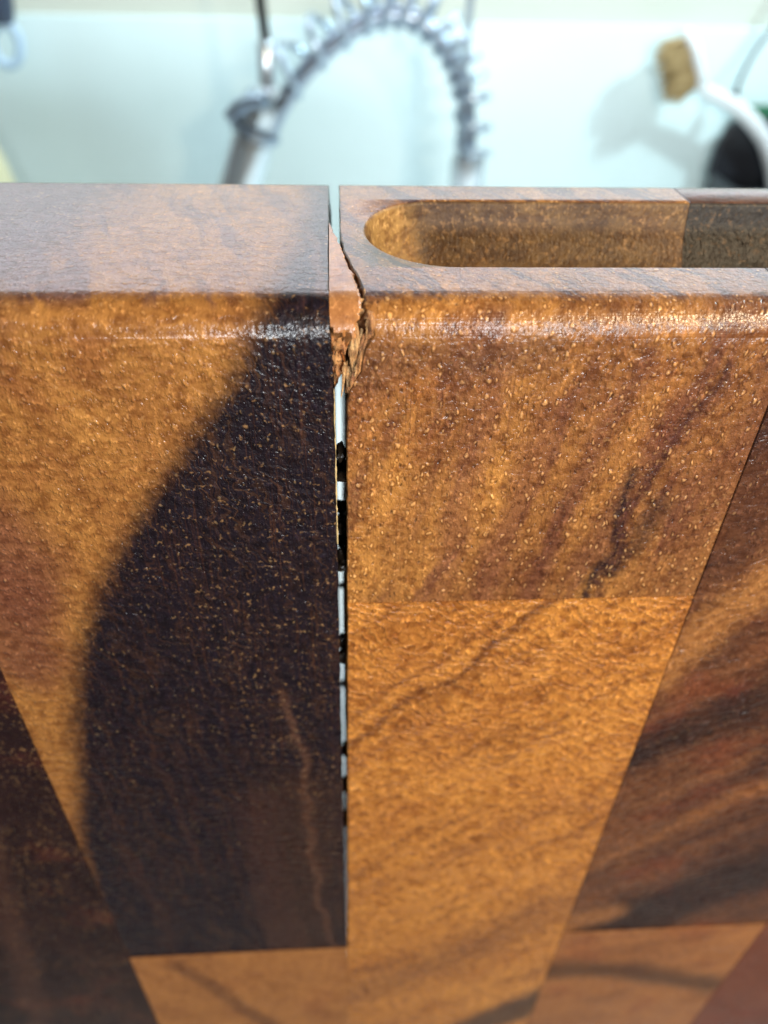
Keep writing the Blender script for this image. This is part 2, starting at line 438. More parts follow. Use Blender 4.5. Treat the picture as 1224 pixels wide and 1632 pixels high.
m_r1 = wood('acacia_speckled_brown', (0.38, 0.170, 0.042), (0.14, 0.052, 0.020), [
    ('streak', -0.26, 0.21, 0.026, -44, 1, 0.50, 0.68, (0.085, 0.028, 0.022), 0.62),
    ('stroke', [(49, -8), (47, -26), (46, -42)], 0.0, 6.0, (0.11, 0.040, 0.022), 0.6, 4.0),
    ('streak', 0.55, 0.42, 0.050, 2, 60, 0.49, 0.61, (0.055, 0.025, 0.032), 0.9),
    ('stroke', [(34.6, -21), (34.5, -32), (33.2, -42)], -0.4, 1.5, DARK, 0.95, 2.2),
    ('stroke', [(42, -7), (37.3, -21), (35.6, -28), (34.8, -36), (35, -42)], -0.3, 1.7, (0.045, 0.015, 0.014), 0.85, 2.4),
    ('stroke', [(39.5, -26), (37.5, -31), (35.0, -38)], -0.6, 3.0, DARK, 0.7, 3.4),
    ('stroke', [(33, -5), (31.4, -9.6), (28, -20), (26, -42)], 0.2, 2.2, (0.10, 0.035, 0.025), 0.5, 1.4),
    ('stroke', [(18, -5), (15, -20), (13, -42)], 0.3, 3.2, (0.12, 0.04, 0.03), 0.5, 2.4),
    ('stroke', [(24, -12), (20, -28), (19, -42)], 0.3, 3.0, (0.12, 0.04, 0.03), 0.45, 2.4),
    ('stroke', [(8, 36), (4.5, 26), (3.5, 12), (4.5, 4)], 0.2, 1.4, (0.10, 0.05, 0.05), 0.6, 0.8),
    ('stroke', [(12, 10), (13.5, 4)], 0.2, 1.0, (0.10, 0.05, 0.05), 0.5, 0.6),
    ('stroke', [(26, 10), (29, 5)], 0.2, 0.9, (0.10, 0.05, 0.05), 0.5, 0.6),
    ('stroke', [(2, -8), (10, -5), (22, -5)], 0.5, 4.0, (0.10, 0.045, 0.025), 0.55, 2.0),
], grain=-0.18, peb=1.15, rip=0.35, ripang=0.05, seed=2.0, tone=0.75, speck=0.3, pits=0.8, scratch=0.6, red=0.3, pebsize=0.95, hline=0.8, mottle=0.85, dots=0.85)
m_r1b = wood('acacia_rippled_orange', (0.56, 0.245, 0.050), (0.36, 0.135, 0.028), [
    ('streak', -0.85, 0.22, 0.022, -400, -30, 0.55, 0.66, (0.20, 0.07, 0.018), 0.6),
    ('stroke', [(29, -42), (22.4, -50), (16, -58), (8.8, -65), (0, -75)], -0.2, 1.6, (0.13, 0.042, 0.014), 0.85, 2.2),
    ('stroke', [(22, -46), (14, -54), (4, -64), (0, -68)], -0.2, 1.5, (0.18, 0.06, 0.018), 0.7, 2.2),
    ('stroke', [(0, -80), (8, -72), (16, -65)], 0.1, 2.2, (0.24, 0.085, 0.025), 0.5, 1.5),
    ('stroke', [(50, -96), (34, -97), (18, -112), (0, -126)], 0.1, 3.2, (0.26, 0.10, 0.03), 0.45, 2.5),
    ('stroke', [(0, -178), (22, -160), (44, -134)], 1.0, 12.0, (0.20, 0.08, 0.03), 0.55, 4.0),
    ('stroke', [(20, -222), (34, -203), (52, -184)], 3.0, 9.0, DARK, 0.85, 3.0),
], grain=-0.9, peb=1.0, rip=0.75, ripang=0.65, seed=3.0, tone=0.4, speck=0.12, pits=0.10, scratch=0.15, red=0.15, fibre=0.5, mottle=1.0, pebsize=1.0, dots=0.5, rows=(1.7, 0.45, 0.9))
m_r2 = wood('acacia_smoky_brown', (0.155, 0.062, 0.026), (0.040, 0.016, 0.012), [
    ('stroke', [(47.5, -60), (51, -50), (55, -43), (58, -38)], 1.0, 6.0, (0.34, 0.15, 0.045), 0.75, 4.0),
    ('stroke', [(48.5, -28), (52, -22), (60, -14), (70, 10)], 1.0, 6.0, BROWN, 0.6, 3.0),
    ('stroke', [(48, -82), (54, -76), (60, -72), (68, -64)], 0.0, 6.5, (0.018, 0.010, 0.010), 0.85, 6.0),
    ('stroke', [(58, -148), (72, -134), (96, -112)], 3.0, 15.0, (0.014, 0.008, 0.009), 0.9, 7.0),
    ('stroke', [(48, -118), (58, -108), (72, -92), (84, -84)], 0.0, 3.5, (0.22, 0.09, 0.032), 0.65, 4.0),
    ('stroke', [(48, -98), (60, -90), (70, -80)], 0.0, 2.5, (0.18, 0.075, 0.03), 0.5, 4.0),
    ('stroke', [(47, -145), (56, -139)], 1.0, 7.0, (0.30, 0.125, 0.04), 0.75, 2.0),
], grain=-0.7, peb=0.8, rip=0.8, ripang=0.5, seed=4.0, tone=0.9, speck=0.12, pits=0.4, scratch=0.1, red=0.35, mottle=0.85, hline=0.6, dots=0.35, rows=(2.2, -0.4, 0.5))
m_r2b = wood('acacia_tan_banded', (0.36, 0.15, 0.05), (0.19, 0.075, 0.03), [
    ('stroke', [(46, -168), (68, -171), (92, -183)], 1.0, 9.0, (0.05, 0.024, 0.014), 0.8, 3.0),
], grain=-1.2, peb=0.2, rip=0.5, seed=5.0, tone=0.5, pits=0.1, scratch=0.0, red=0.35)
m_r3 = wood('acacia_red_brown', (0.17, 0.055, 0.028), (0.10, 0.03, 0.018), [], grain=0.4, peb=0.2, rip=0.5, seed=6.0, pits=0.1, scratch=0.0, red=0.5)
m_l1b = wood('acacia_honey_brown', (0.38, 0.165, 0.05), (0.22, 0.088, 0.03), [
    ('stroke', [(-38, -155), (-30, -172), (-20, -196), (-14, -215)], 0.5, 4.0, (0.10, 0.04, 0.02), 0.7, 2.0),
], grain=0.6, peb=0.2, rip=0.4, seed=7.0, tone=0.4, pits=0.1, scratch=0.0, red=0.3)
m_l2 = wood('acacia_purple_dark', (0.026, 0.011, 0.010), (0.010, 0.0045, 0.006), [
    ('stroke', [(-60, -80), (-66, -120), (-76, -190)], 0.5, 5.0, (0.07, 0.03, 0.02), 0.5, 3.0),
], grain=0.2, peb=0.6, rip=0.4, seed=8.0, tone=0.6, speck=0.25, pits=0.2, scratch=0.0, red=0.2, dots=0.2)
m_slot = wood('routed_slot_brown', (0.15, 0.085, 0.032), (0.055, 0.028, 0.013), [
    ('stroke', [(5, 30), (8, 22), (9, 10)], 2.0, 5.0, (0.34, 0.19, 0.06), 0.7, 2.0)], grain=0.1, peb=0.9, rip=0.0, bumpk=0.8, seed=11.0, tone=0.8, pits=0.5, scratch=0.0, red=0.1, pebsize=1.0, mottle=0.9, speck=0.35, dots=0.3, coat=0.1, rough=0.55, coatr=0.4)
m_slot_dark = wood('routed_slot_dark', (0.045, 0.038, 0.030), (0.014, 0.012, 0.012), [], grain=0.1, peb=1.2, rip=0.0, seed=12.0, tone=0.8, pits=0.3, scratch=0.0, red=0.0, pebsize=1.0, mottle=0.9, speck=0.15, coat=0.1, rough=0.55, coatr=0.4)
m_torn = torn('torn_raw_wood', (0.55, 0.28, 0.11), (0.22, 0.08, 0.03))
m_torn_pale = torn('torn_pale_fibre', (0.74, 0.48, 0.23), (0.42, 0.19, 0.07), 1.6)
m_glue = plain('dark_dried_glue', (0.030, 0.018, 0.010), 0.45, 0, 0.0003, 900, 0.5)
m_cream = plain('cream_dried_glue', (0.62, 0.47, 0.24), 0.5, 0, 0.0002, 1200, 0.5)

def rag(s, amp, f=0.8, seed=0.0):
    return amp * (mnoise.noise(Vector((s * f, seed, 0.3))) + 0.5 * mnoise.noise(Vector((s * f * 3.1, seed, 7.7))))

# the two faces of the crack, mm
LX = [(-160, 0.02), (-152, -0.03), (-140, -0.22), (-95, -0.36), (-46, -0.50), (-9, -0.58), (0, -0.86), (41, -0.96)]
RX = [(-200, -0.25), (-152, -0.02), (-95, 0.40), (-42, 0.66), (-16, 0.80), (-10, 0.85)]
def left_edge(s): return lin(LX, s) + rag(s, 0.20 if s < -2 else 0.08, 0.8, 1.0)
RTEAR = [(-200, -0.25), (-152, -0.02), (-95, 0.40), (-42, 0.66), (-16, 0.80), (-10.5, 0.88), (-9.0, 1.45), (-7.5, 2.2), (-5.0, 2.75), (-3.2, 3.7), (-1.5, 3.55), (0.0, 3.25),
         (1.5, 2.95), (4, 2.7), (8, 2.1), (11, 1.55), (15, 0.85), (18.5, 0.52), (20, 0.44), (41, 0.44)]
def right_edge(s): return lin(RTEAR, s) + rag(s, 0.07 if s < -11 or s > 20 else 0.20, 1.3, 5.0)

BOT = COUNTER / MM + 0.05
J1, J2, JL = 48.0, 95.0, -47.6
g = 0.035
stave('stave', m_l1, -150.2, 0, JL + g, left_edge, True, 1.2, 0.0, rough_r=-0.55, label='light and near-black stave left of the crack')
r1 = stave('stave', m_r1, -41.9, 0, right_edge, J1 - g, True, 1.2, 0.0, rough_l=0.80, label='speckled brown stave with torn corner and finger slot')
stave('stave', m_r1b, -262.0, -41.93, lambda s: lin(RX, s) + rag(s, 0.09, 0.6, 9.0), J1 - g, False, 2.5, -0.10, rough_l=0.2, label='bright orange rippled stave right of the crack')
r2 = stave('stave', m_r2, -148.0, 0, J1 + g, J2 - g, True, 6.0, 0.03, label='smoky dark brown stave at the right')
stave('stave', m_r2b, BOT, -148.05, J1 + g, J2 - g, False, 20.0, -0.04)
r3 = stave('stave', m_r3, BOT, 0, J2 + g, 142.5, True, 20.0, 0.0)
stave('stave', m_l1b, BOT, -150.25, JL + g, -0.08, False, 20.0, -0.05)
stave('stave', m_l2, BOT, 0, -95.0, JL - g, True, 6.0, 0.04)
stave('stave', m_l1b, BOT, -262.05, 0.0, J1 - g, False, 20.0, 0.02)

# finger slot cut into the top edge: flared rim, round bottom
def slot_cutter():
    y0, y1 = 10.3, 33.1; cy = (y0 + y1) / 2; ry = (y1 - y0) / 2
    xa, xb_, rx = 13.5, 112.0, 10.0
    loops = []
    for z, off in [(3.0, 1.4), (0.0, 0.40), (-0.12, 0.2), (-0.3, 0.06), (-0.55, 0.0)] + [(-z, -9.6 * (1 - math.sqrt(1 - (z / 11.5) ** 2))) for z in (1.5, 3, 4.5, 6, 7.5, 9, 10, 10.8, 11.3)]:
        L = []
        for i in range(33):
            a = math.pi / 2 + math.pi * i / 32
            L.append(Vector((xa + (rx + off) * math.cos(a), cy + (ry + off) * math.sin(a), z)) * MM)
        for i in range(33):
            a = -math.pi / 2 + math.pi * i / 32
            L.append(Vector((xb_ + (rx + off) * math.cos(a), cy + (ry + off) * math.sin(a), z)) * MM)
        loops.append(L)
    bm = bmesh.new(); loft(bm, loops)
    return obj('slot_cutter', bm, None)
cut = slot_cutter()
for o in (r1, r2, r3):
    md = o.modifiers.new('slot', 'BOOLEAN'); md.operation = 'DIFFERENCE'; md.object = cut; md.solver = 'EXACT'
    bpy.context.view_layer.update()
    dg = bpy.context.evaluated_depsgraph_get()
    me = bpy.data.meshes.new_from_object(o.evaluated_get(dg))
    o.modifiers.clear(); o.data = me
    for p in me.polygons: p.use_smooth = True
    me.set_sharp_from_angle(angle=math.radians(35))
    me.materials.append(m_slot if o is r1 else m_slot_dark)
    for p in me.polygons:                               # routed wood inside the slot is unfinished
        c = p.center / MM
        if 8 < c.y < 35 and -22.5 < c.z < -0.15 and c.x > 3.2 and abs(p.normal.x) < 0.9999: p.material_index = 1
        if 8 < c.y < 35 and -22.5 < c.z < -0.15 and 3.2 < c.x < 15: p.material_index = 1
bpy.data.objects.remove(cut)

# torn sliver of the right stave still glued to the left one
def on_profile(s):
    if s >= RO: return s, 0.0, (0.0, -1.0)
    if s <= -RO: return 0.0, s, (1.0, 0.0)
    lo, hi = 0.0, math.pi / 2
    for _ in range(30):
        a = (lo + hi) / 2
        if RO - RO * math.cos(a) - RO + RO * math.sin(a) < s: lo = a
        else: hi = a
    return RO - RO * math.cos(a), -RO + RO * math.sin(a), (math.cos(a), -math.sin(a))

def sliver():
    XS = [(-9.6, -0.50), (-8.6, 0.10), (-7.0, 0.75), (-5.6, 0.55), (-4.2, 1.35), (-3.4, 1.75), (-2.2, 1.85), (-0.6, 2.15), (1.5, 2.35), (4, 2.2), (8, 1.72), (11, 1.2), (15, 0.58), (18.7, 0.1), (21, -0.35), (24.3, -0.90)]
    loops = []
    n = 96
    for i in range(n + 1):
        s = -9.6 + (24.3 + 9.6) * i / n
        y, z, (ny, nz) = on_profile(s)
        xr = lin(XS, s) + (rag(s, 0.24, 1.5, 3.0) if 0 < i < n else 0)
        xl = lin(LX, s) + 0.03
        xr = max(xr, xl + 0.04)
        tip = min(1, (24.3 - s) / 8, (s + 9.6) / 2.0 + 0.05)
        L = []
        us = (0, 0.12, 0.25, 0.38, 0.5, 0.62, 0.75, 0.86, 0.94)
        for u in us:
            brk = -3.0 + 1.6 * mnoise.noise(Vector((u * 6.0, 1.5, 0.2)))     # ragged lower limit of the finished surface
            low = min(1, max(0, (brk - s) / 0.35))
            d = 0.02 + low * max(0.25, 0.75 + 0.9 * mnoise.noise(Vector((u * 9.0, s * 0.8, 4.0))) + 0.4 * mnoise.noise(Vector((u * 22.0, s * 0.5, 1.0))))
            L.append((u, d))
        d0 = L[-1][1]; dep = d0 + 0.3 + 6.0 * max(0.02, tip)
        L += [(1.0, d0 + 0.12), (0.97, d0 + 0.7), (0.85, d0 + 0.45 * (dep - d0)), (0.5, max(d0 + 0.8 * (dep - d0), L[4][1] + 0.2)), (0, max(dep, L[0][1] + 0.2))]
        loops.append([Vector((xl + (xr - xl) * u + (0.12 * mnoise.noise(Vector((s * 1.4, d, 2.0))) if u > 0.9 else 0), y + ny * d, z + nz * d)) * MM for u, d in L])
    bm = bmesh.new(); loft(bm, loops)
    o = obj('sliver', bm, None, angle=25); keep(o, board)
    return o
sl = sliver()
m_sl = wood('acacia_torn_sliver', (0.50, 0.25, 0.085), (0.34, 0.14, 0.05), [
    ('bound', [(-20, 60), (-20, -3.2), (20, -3.9), (20, -100)], -1, 0.6, (0.34, 0.12, 0.035), 0.9, 0.6),
    ('stroke', [(0.4, 12), (0.6, 6)], 0.1, 0.7, (0.16, 0.06, 0.035), 0.5, 0.5),
], grain=-0.05, peb=0.25, rip=0.9, ripang=1.2, seed=9.0, tone=0.6, pits=0.3, scratch=0.3, red=0.2, pebsize=0.6)
sl.data.materials.append(m_sl); sl['label'] = 'torn sliver of wood left glued beside the crack'

# broken fragments, splinters and glue inside the crack
def lump(name, mat, c, r, seed, amp=0.35, sub=2):
    bm = bmesh.new(); bmesh.ops.create_icosphere(bm, subdivisions=sub, radius=1.0)
    for v in bm.verts:
        k = 1 + amp * mnoise.noise(v.co * 1.6 + Vector((seed * 3.1, seed, 0))) * 1.6
        v.co = Vector((c[0] + v.co.x * r[0] * k, c[1] + v.co.y * r[1] * k, c[2] + v.co.z * r[2] * k)) * MM
    o = obj(name, bm, mat, angle=12); keep(o, board); return o
for i, (x, y, z, rx, ry, rz) in enumerate([(-0.1, 0.75, -4.6, 0.62, 0.5, 0.75), (0.55, 1.2, -5.0, 0.42, 0.6, 1.0), (-0.25, 0.8, -6.3, 0.45, 0.5, 0.9),
                                           (-0.18, 0.8, -7.9, 0.42, 0.5, 0.85), (0.2, 1.3, -6.6, 0.34, 0.5, 0.9), (-0.42, 0.9, -9.1, 0.22, 0.4, 0.5)]):
    lump('wood_fragment', m_torn, (x, y, z), (rx, ry, rz), i + 1.0, 0.5)
def splinter(pts, r, mat=m_torn_pale):
    P = smooth_path(pts, 18); n = len(P)
    bm = bmesh.new()
    tube(bm, [Vector(p) * MM for p in P], [r * MM * (0.25 + 1.2 * math.sin(math.pi * min(0.93, 0.12 + k / n * 0.9))) for k in range(n)], 7, True, 0.6)
    for v in bm.verts:
        v.co += mnoise.noise_vector(v.co * 2600) * 0.00004
    o = obj('splinter', bm, mat, angle=50); keep(o, board)
splinter([(1.9, 2.4, -0.75), (2.5, 2.5, -0.6), (3.05, 2.6, -0.65)], 0.16)
splinter([(1.7, 1.7, -1.45), (2.4, 1.6, -1.35), (3.0, 1.75, -1.3)], 0.20)
splinter([(2.75, 4.5, -0.15), (2.8, 3.2, -0.35), (2.9, 2.2, -0.9)], 0.22, m_torn_pale)
splinter([(1.9, 0.9, -2.4), (1.95, 0.6, -4.0), (1.75, 0.5, -5.6), (1.6, 0.5, -7.2)], 0.20)
splinter([(1.6, 0.7, -3.2), (1.45, 0.6, -4.8), (1.4, 0.5, -6.4), (1.5, 0.5, -7.6)], 0.17)
splinter([(2.4, 1.2, -3.0), (2.35, 0.8, -4.6), (2.2, 0.5, -6.2)], 0.17)
splinter([(2.75, 0.9, -3.4), (2.5, 0.5, -4.8), (2.3, 0.35, -6.0)], 0.22, m_torn)
splinter([(1.0, 0.9, -7.2), (1.1, 0.6, -8.6), (1.2, 0.4, -9.8), (1.25, 0.3, -10.6)], 0.26)
splinter([(1.75, 0.8, -6.4), (1.8, 0.6, -7.6), (1.65, 0.5, -8.8)], 0.22, m_torn)
random.seed(21)
for k in range(40):
    s0 = random.uniform(-8.5, 5.0) if k < 30 else random.uniform(5, 16); ln = random.uniform(1.2, 3.4)
    if random.random() < 0.55: x0 = right_edge(s0) - random.uniform(0.0, 0.5)
    else: x0 = lin([(-9, 0.3), (-4, 1.5), (0, 2.2), (4, 2.2), (8, 1.8), (15, 0.65)], s0) + random.uniform(-0.3, 0.15)
    dep = random.uniform(0.15, 0.9)
    pts = []
    for q in range(4):
        ss = s0 - ln * q / 3
        y, z, (ny, nz) = on_profile(max(ss, -10.5))
        pts.append((x0 - 0.10 * q + random.uniform(-0.08, 0.08), y + ny * dep, z + nz * dep))
        dep += random.uniform(-0.15, 0.12); dep = max(0.05, dep)
    splinter(pts, random.uniform(0.05, 0.13), random.choice([m_torn_pale, m_torn_pale, m_torn]))
# recessed torn floor of the gash in the right stave
bm = bmesh.new()
loops = []
for i in range(25):
    s = -10.2 + i * 0.42
    y, z, (ny, nz) = on_profile(min(s, 2.0))
    xr = right_edge(s) + 0.25
    L = []
    for u in range(7):
        f = u / 6
        d = 0.25 + 4.6 * (1 - f) ** 0.7 + 0.6 * mnoise.noise(Vector((u * 1.9, s * 0.35, 3)))
        x = 0.95 + (xr - 0.95) * f
        L.append(Vector((x, y + ny * d, z + nz * d)) * MM)
    loops.append(L)
back = [[Vector((p.x + 0.0003, p.y + 0.0012, p.z - 0.0006)) for p in L] for L in loops]
rowsA = loft(bm, loops, False, False)
o = obj('torn_fibre', bm, m_torn, angle=60); keep(o, board)
sol = o.modifiers.new('thick', 'SOLIDIFY'); sol.thickness = 0.0006; sol.offset = -1

# dark glue bridges and cream glue line along the joint
for i, (zf, rz, y) in enumerate([(-17.6, 1.0, 3.0), (-19.6, 1.4, 5.0), (-21.0, 0.6, 1.5), (-26.0, 0.9, 9.0), (-28.6, 1.5, 6.0), (-31.4, 1.3, 9.0), (-33.6, 1.2, 3.5), (-35.4, 0.5, 1.6),
                                 (-42.5, 0.25, 24.0), (-50.8, 1.2, 5.0), (-53.4, 1.3, 3.0), (-66.0, 0.5, 22.0), (-79.0, 1.5, 8.0), (-88.0, 1.6, 5.0), (-99.0, 2.0, 4.0)]):
    z = zf - y * (0.62 + 0.0045 * -zf)                 # strings hang at different depths inside the joint
    xl, xr = lin(LX, z), lin(RX, z)
    lump('glue_residue', m_glue, ((xl + xr) / 2, y, z), ((xr - xl) / 2 + 0.10, min(1.2, 0.5 + rz * 0.6), rz), i + 20.0, 0.45)
bm = bmesh.new()
pts = [(-0.62 + rag(z, 0.05, 1.3, 8.0), 0.28, z) for z in [-9.5 - 0.4 * k for k in range(56)]]
tube(bm, [Vector((lin(LX, p[2]) + 0.06 + rag(p[2], 0.05, 1.7, 8.0), 0.22, p[2])) * MM for p in pts], [MM * max(0.01, 0.10 + rag(p[2], 0.12, 0.9, 2.0)) for p in pts], 6)
o = obj('glue_line', bm, m_cream, angle=60); keep(o, board)

# ------------------------------------------------------------------ spring faucet behind the board
m_chrome = plain('polished_chrome', (0.74, 0.82, 0.88), 0.18, 0.65)
m_steel = plain('blue_grey_steel', (0.36, 0.43, 0.52), 0.30, 0.75)
m_coil = plain('satin_coil_steel', (0.46, 0.55, 0.64), 0.32, 0.65)
m_black = plain('black_rubber', (0.008, 0.009, 0.010), 0.45)
FY = 0.73
faucet = empty('spring_faucet', (0.134, FY, COUNTER), 'chrome kitchen faucet with coiled spring neck arching behind the board', 'faucet')
def fpart(name, bm, mat, angle=40, par=None):
    o = obj(name, bm, mat, angle=angle)
    if par is None: keep(o, faucet)
    else:
        o.parent = par; o.matrix_parent_inverse = Matrix.Translation(-faucet.location)
    return o
hose_pts = [(-0.066, -0.158), (-0.055, -0.136), (-0.036, -0.109), (-0.018, -0.091), (0.000, -0.076), (0.016, -0.065), (0.033, -0.057), (0.0465, -0.0538), (0.0605, -0.0536), (0.0745, -0.0567),
            (0.089, -0.065), (0.101, -0.077), (0.1107, -0.0892), (0.118, -0.104), (0.1234, -0.120), (0.128, -0.150), (0.130, -0.175)]
path = smooth_path([(x, FY, z) for x, z in hose_pts], 160)
bm = bmesh.new(); tube(bm, path, 0.0085, 16); hose = fpart('hose', bm, m_steel)
# coil: hangs to the outside of the arch
def coil():
    N = 900; turns = 14.0
    pts = []
    for k in range(N + 1):
        u = 0.07 + 0.91 * k / N
        i = u * (len(path) - 1); a = min(int(i), len(path) - 2); f = i - a
        p = path[a].lerp(path[a + 1], f)
        d = (path[min(a + 2, len(path) - 1)] - path[max(a - 1, 0)]).normalized()
        outw = Vector((-d.z, 0, d.x))
        if outw.dot(p - Vector((0.045, FY, -0.15))) < 0: outw = -outw
        side = Vector((0, 1, 0))
        lean = 1.0 - u
        off = 0.0050 + 0.006 * lean; rr_ = 0.0150 + 0.005 * lean
        th = 2 * math.pi * turns * (0.72 * k / N + 0.28 * (k / N) ** 2)
        pts.append(p + outw * (off + rr_ * math.cos(th)) + side * rr_ * math.sin(th))
    bm = bmesh.new(); tube(bm, pts, 0.0034, 8)
    return bm
fpart('spring_coil', coil(), m_coil)
# spray head, nut, rings, docking collar
ax = Vector((-0.094 + 0.0625, 0, -0.195 + 0.117)).normalized()
o0 = Vector((-0.0625, FY, -0.117))
bm = bmesh.new(); lathe(bm, [(0.010, 0.036), (0.0185, 0.038), (0.0205, 0.045), (0.0205, 0.085), (0.022, 0.120), (0.024, 0.150), (0.022, 0.156), (0.010, 0.157)], o0, ax); head = fpart('spray_head', bm, m_chrome)
bm = bmesh.new(); lathe(bm, [(0.016, 0.0), (0.024, 0.001), (0.025, 0.004), (0.024, 0.007), (0.016, 0.008)], o0 + ax * 0.0305, ax); fpart('ring', bm, m_steel)
bm = bmesh.new(); lathe(bm, [(0.010, 0.0), (0.0165, 0.001), (0.018, 0.005), (0.018, 0.020), (0.0165, 0.025), (0.010, 0.026)], o0 + ax * 0.004, ax, 8); fpart('nut', bm, m_chrome, 25)
bm = bmesh.new(); tube(bm, [(-0.098, FY - 0.004, -0.137), (-0.088, FY - 0.006, -0.128), (-0.075, FY - 0.010, -0.121), (-0.062, FY - 0.018, -0.119)], [0.007, 0.0085, 0.0085, 0.007], 12); fpart('docking_hook', bm, m_steel)
bm = bmesh.new(); lathe(bm, [(0.008, 0), (0.012, 0.002), (0.0125, 0.008), (0.008, 0.011)], (-0.0612, FY, -0.121), (0.02, 0, 1)); fpart('ring', bm, m_chrome)
bm = bmesh.new(); lathe(bm, [(0.006, 0), (0.0078, 0.002), (0.0078, 0.034), (0.0055, 0.038)], (-0.0612, FY, -0.112), (0.02, 0, 1)); fpart('rod_sleeve', bm, m_chrome)
bm = bmesh.new(); tube(bm, smooth_path([(-0.0603, FY, -0.076), (-0.0615, FY, -0.060), (-0.063, FY, -0.040), (-0.064, FY, 0.00), (-0.062, FY, 0.03)], 30), 0.0048, 10); rod = fpart('support_rod', bm, m_black)
bm = bmesh.new(); tube(bm, smooth_path([(-0.062, FY, 0.03), (-0.050, FY + 0.01, 0.06), (0.03, FY + 0.02, 0.085), (0.11, FY + 0.025, 0.06), (0.124, FY + 0.028, 0.0), (0.124, FY + 0.028, -0.12), (0.126, FY + 0.024, -0.24), (0.1305, FY + 0.004, -0.29)], 60), 0.0040, 10); fpart('support_arm', bm, m_chrome)
# riser
bm = bmesh.new(); lathe(bm, [(0.012, 0.0), (0.0165, -0.002), (0.017, -0.006), (0.017, -0.030), (0.0155, -0.034), (0.0155, -0.060), (0.0135, -0.064), (0.0135, -0.200), (0.018, -0.203), (0.018, -0.222)], (0.1305, FY, -0.166), (0, 0, 1)); fpart('riser', bm, m_chrome)
bm = bmesh.new(); lathe(bm, [(0.027, 0), (0.027, 0.006), (0.022, 0.014), (0.010, 0.014)], (0.1305, FY, COUNTER), (0, 0, 1)); fpart('base_flange', bm, m_chrome)
bm = bmesh.new(); tube(bm, [(0.147, FY, -0.372), (0.165, FY - 0.003, -0.370), (0.215, FY - 0.008, -0.352)], [0.009, 0.006, 0.004], 10); fpart('lever', bm, m_chrome)

# ------------------------------------------------------------------ dish brush in a dark caddy
m_white_pl = plain('white_plastic', (0.82, 0.84, 0.85), 0.3)
m_brist = plain('tan_bristle', (0.54, 0.37, 0.16), 0.7, 0, 0, 400, 0.5)
m_caddy = plain('dark_grey_plastic', (0.018, 0.020, 0.026), 0.4)
m_green = plain('green_sponge_fibre', (0.02, 0.16, 0.07), 0.85, 0, 0.001, 300, 0.4)
BY = 0.908
def out(x, z):                                        # brush hangs close to the wall
    return (x * 1.024, BY, 0.032 + (z - 0.032) * 1.024)
brush = empty('dish_brush', (0.56, BY, COUNTER + 0.02), 'white dish brush with tan bristles leaning from the dark caddy', 'brush')
bm = bmesh.new()
neck = smooth_path([out(*p) for p in [(0.4085, -0.128), (0.424, -0.137), (0.447, -0.1455), (0.470, -0.157), (0.492, -0.173), (0.512, -0.194), (0.535, -0.235), (0.548, -0.290), (0.553, -0.372)]], 60)
tube(bm, neck, [0.0065 + 0.0025 * math.sin(k / 60 * math.pi) for k in range(61)], 14); h = obj('handle', bm, m_white_pl); keep(h, brush)
hd = Vector((0.032, 0, -0.057)).normalized(); hn = Vector((-hd.z, 0, hd.x))
hn = hn if hn.x < 0 else -hn                      # towards the bristle side
hc = Vector(out(0.3985, -0.1055))
bm = bmesh.new()
loops = []
for k in range(-8, 9):
    u = k / 8; hw = 0.0185 * math.sqrt(max(0.0, 1 - abs(u) ** 3.0)) + 0.001; th_ = 0.0075 * math.sqrt(max(0, 1 - abs(u) ** 4)) + 0.0008
    c = hc + hd * (0.034 * u)
    loops.append([c + Vector((0, 1, 0)) * hw * math.cos(a) - hn * (th_ * math.sin(a)) for a in [2 * math.pi * j / 20 for j in range(20)]])
loft(bm, loops); h = obj('head', bm, m_white_pl); keep(h, brush)
tuft_bm = bmesh.new()
random.seed(3)
for a in range(-5, 6):
    for b_ in range(-3, 4):
        if (a / 5.6) ** 2 + (b_ / 3.8) ** 2 > 1.0: continue
        p = hc + hd * (a * 0.0054) + Vector((0, b_ * 0.0044, 0)) + hn * 0.004
        e = p + hn * (0.031 + random.uniform(-0.006, 0.005)) + hd * (a * 0.0009) + Vector((0, b_ * 0.0011, 0))
        for q in range(6):
            jj = Vector((random.uniform(-1, 1), random.uniform(-1, 1), random.uniform(-1, 1))) * 0.0016
            tube(tuft_bm, [p + jj * 0.6, p.lerp(e, 0.5) + jj, e + jj * 2.6], [0.0008, 0.0008, 0.0005], 4)
h = obj('bristles', tuft_bm, m_brist, smooth=False); h['kind'] = 'stuff'; keep(h, brush)

caddy = empty('caddy', (0.555, 0.885, COUNTER), 'dark grey sink caddy at the right edge below the white brush handle', 'caddy')
bm = bmesh.new()
def rr(cx, cy, hx, hy, r, z):
    L = []
    for qx, qy, a0 in ((1, 1, 0), (-1, 1, 90), (-1, -1, 180), (1, -1, 270)):
        for i in range(7):
            a = math.radians(a0 + 15 * i)
            L.append(Vector((cx + qx * (hx - r) + r * math.cos(a), cy + qy * (hy - r) + r * math.sin(a), z)))
    return L
loft(bm, [rr(0.560, 0.885, 0.080, 0.050, 0.02, COUNTER + 0.0005), rr(0.560, 0.885, 0.092, 0.054, 0.02, -0.232), rr(0.560, 0.885, 0.095, 0.055, 0.02, -0.2305),
          rr(0.560, 0.885, 0.090, 0.050, 0.018, -0.2305), rr(0.560, 0.885, 0.076, 0.045, 0.018, COUNTER + 0.006)])
h = obj('tub', bm, m_caddy); keep(h, caddy)
bm = bmesh.new()
loft(bm, [rr(0.560, 0.928, 0.092, 0.0045, 0.004, -0.238), rr(0.558, 0.928, 0.089, 0.0045, 0.004, -0.205), rr(0.560, 0.928, 0.083, 0.0045, 0.004, -0.180), rr(0.562, 0.928, 0.070, 0.0045, 0.004, -0.172)])
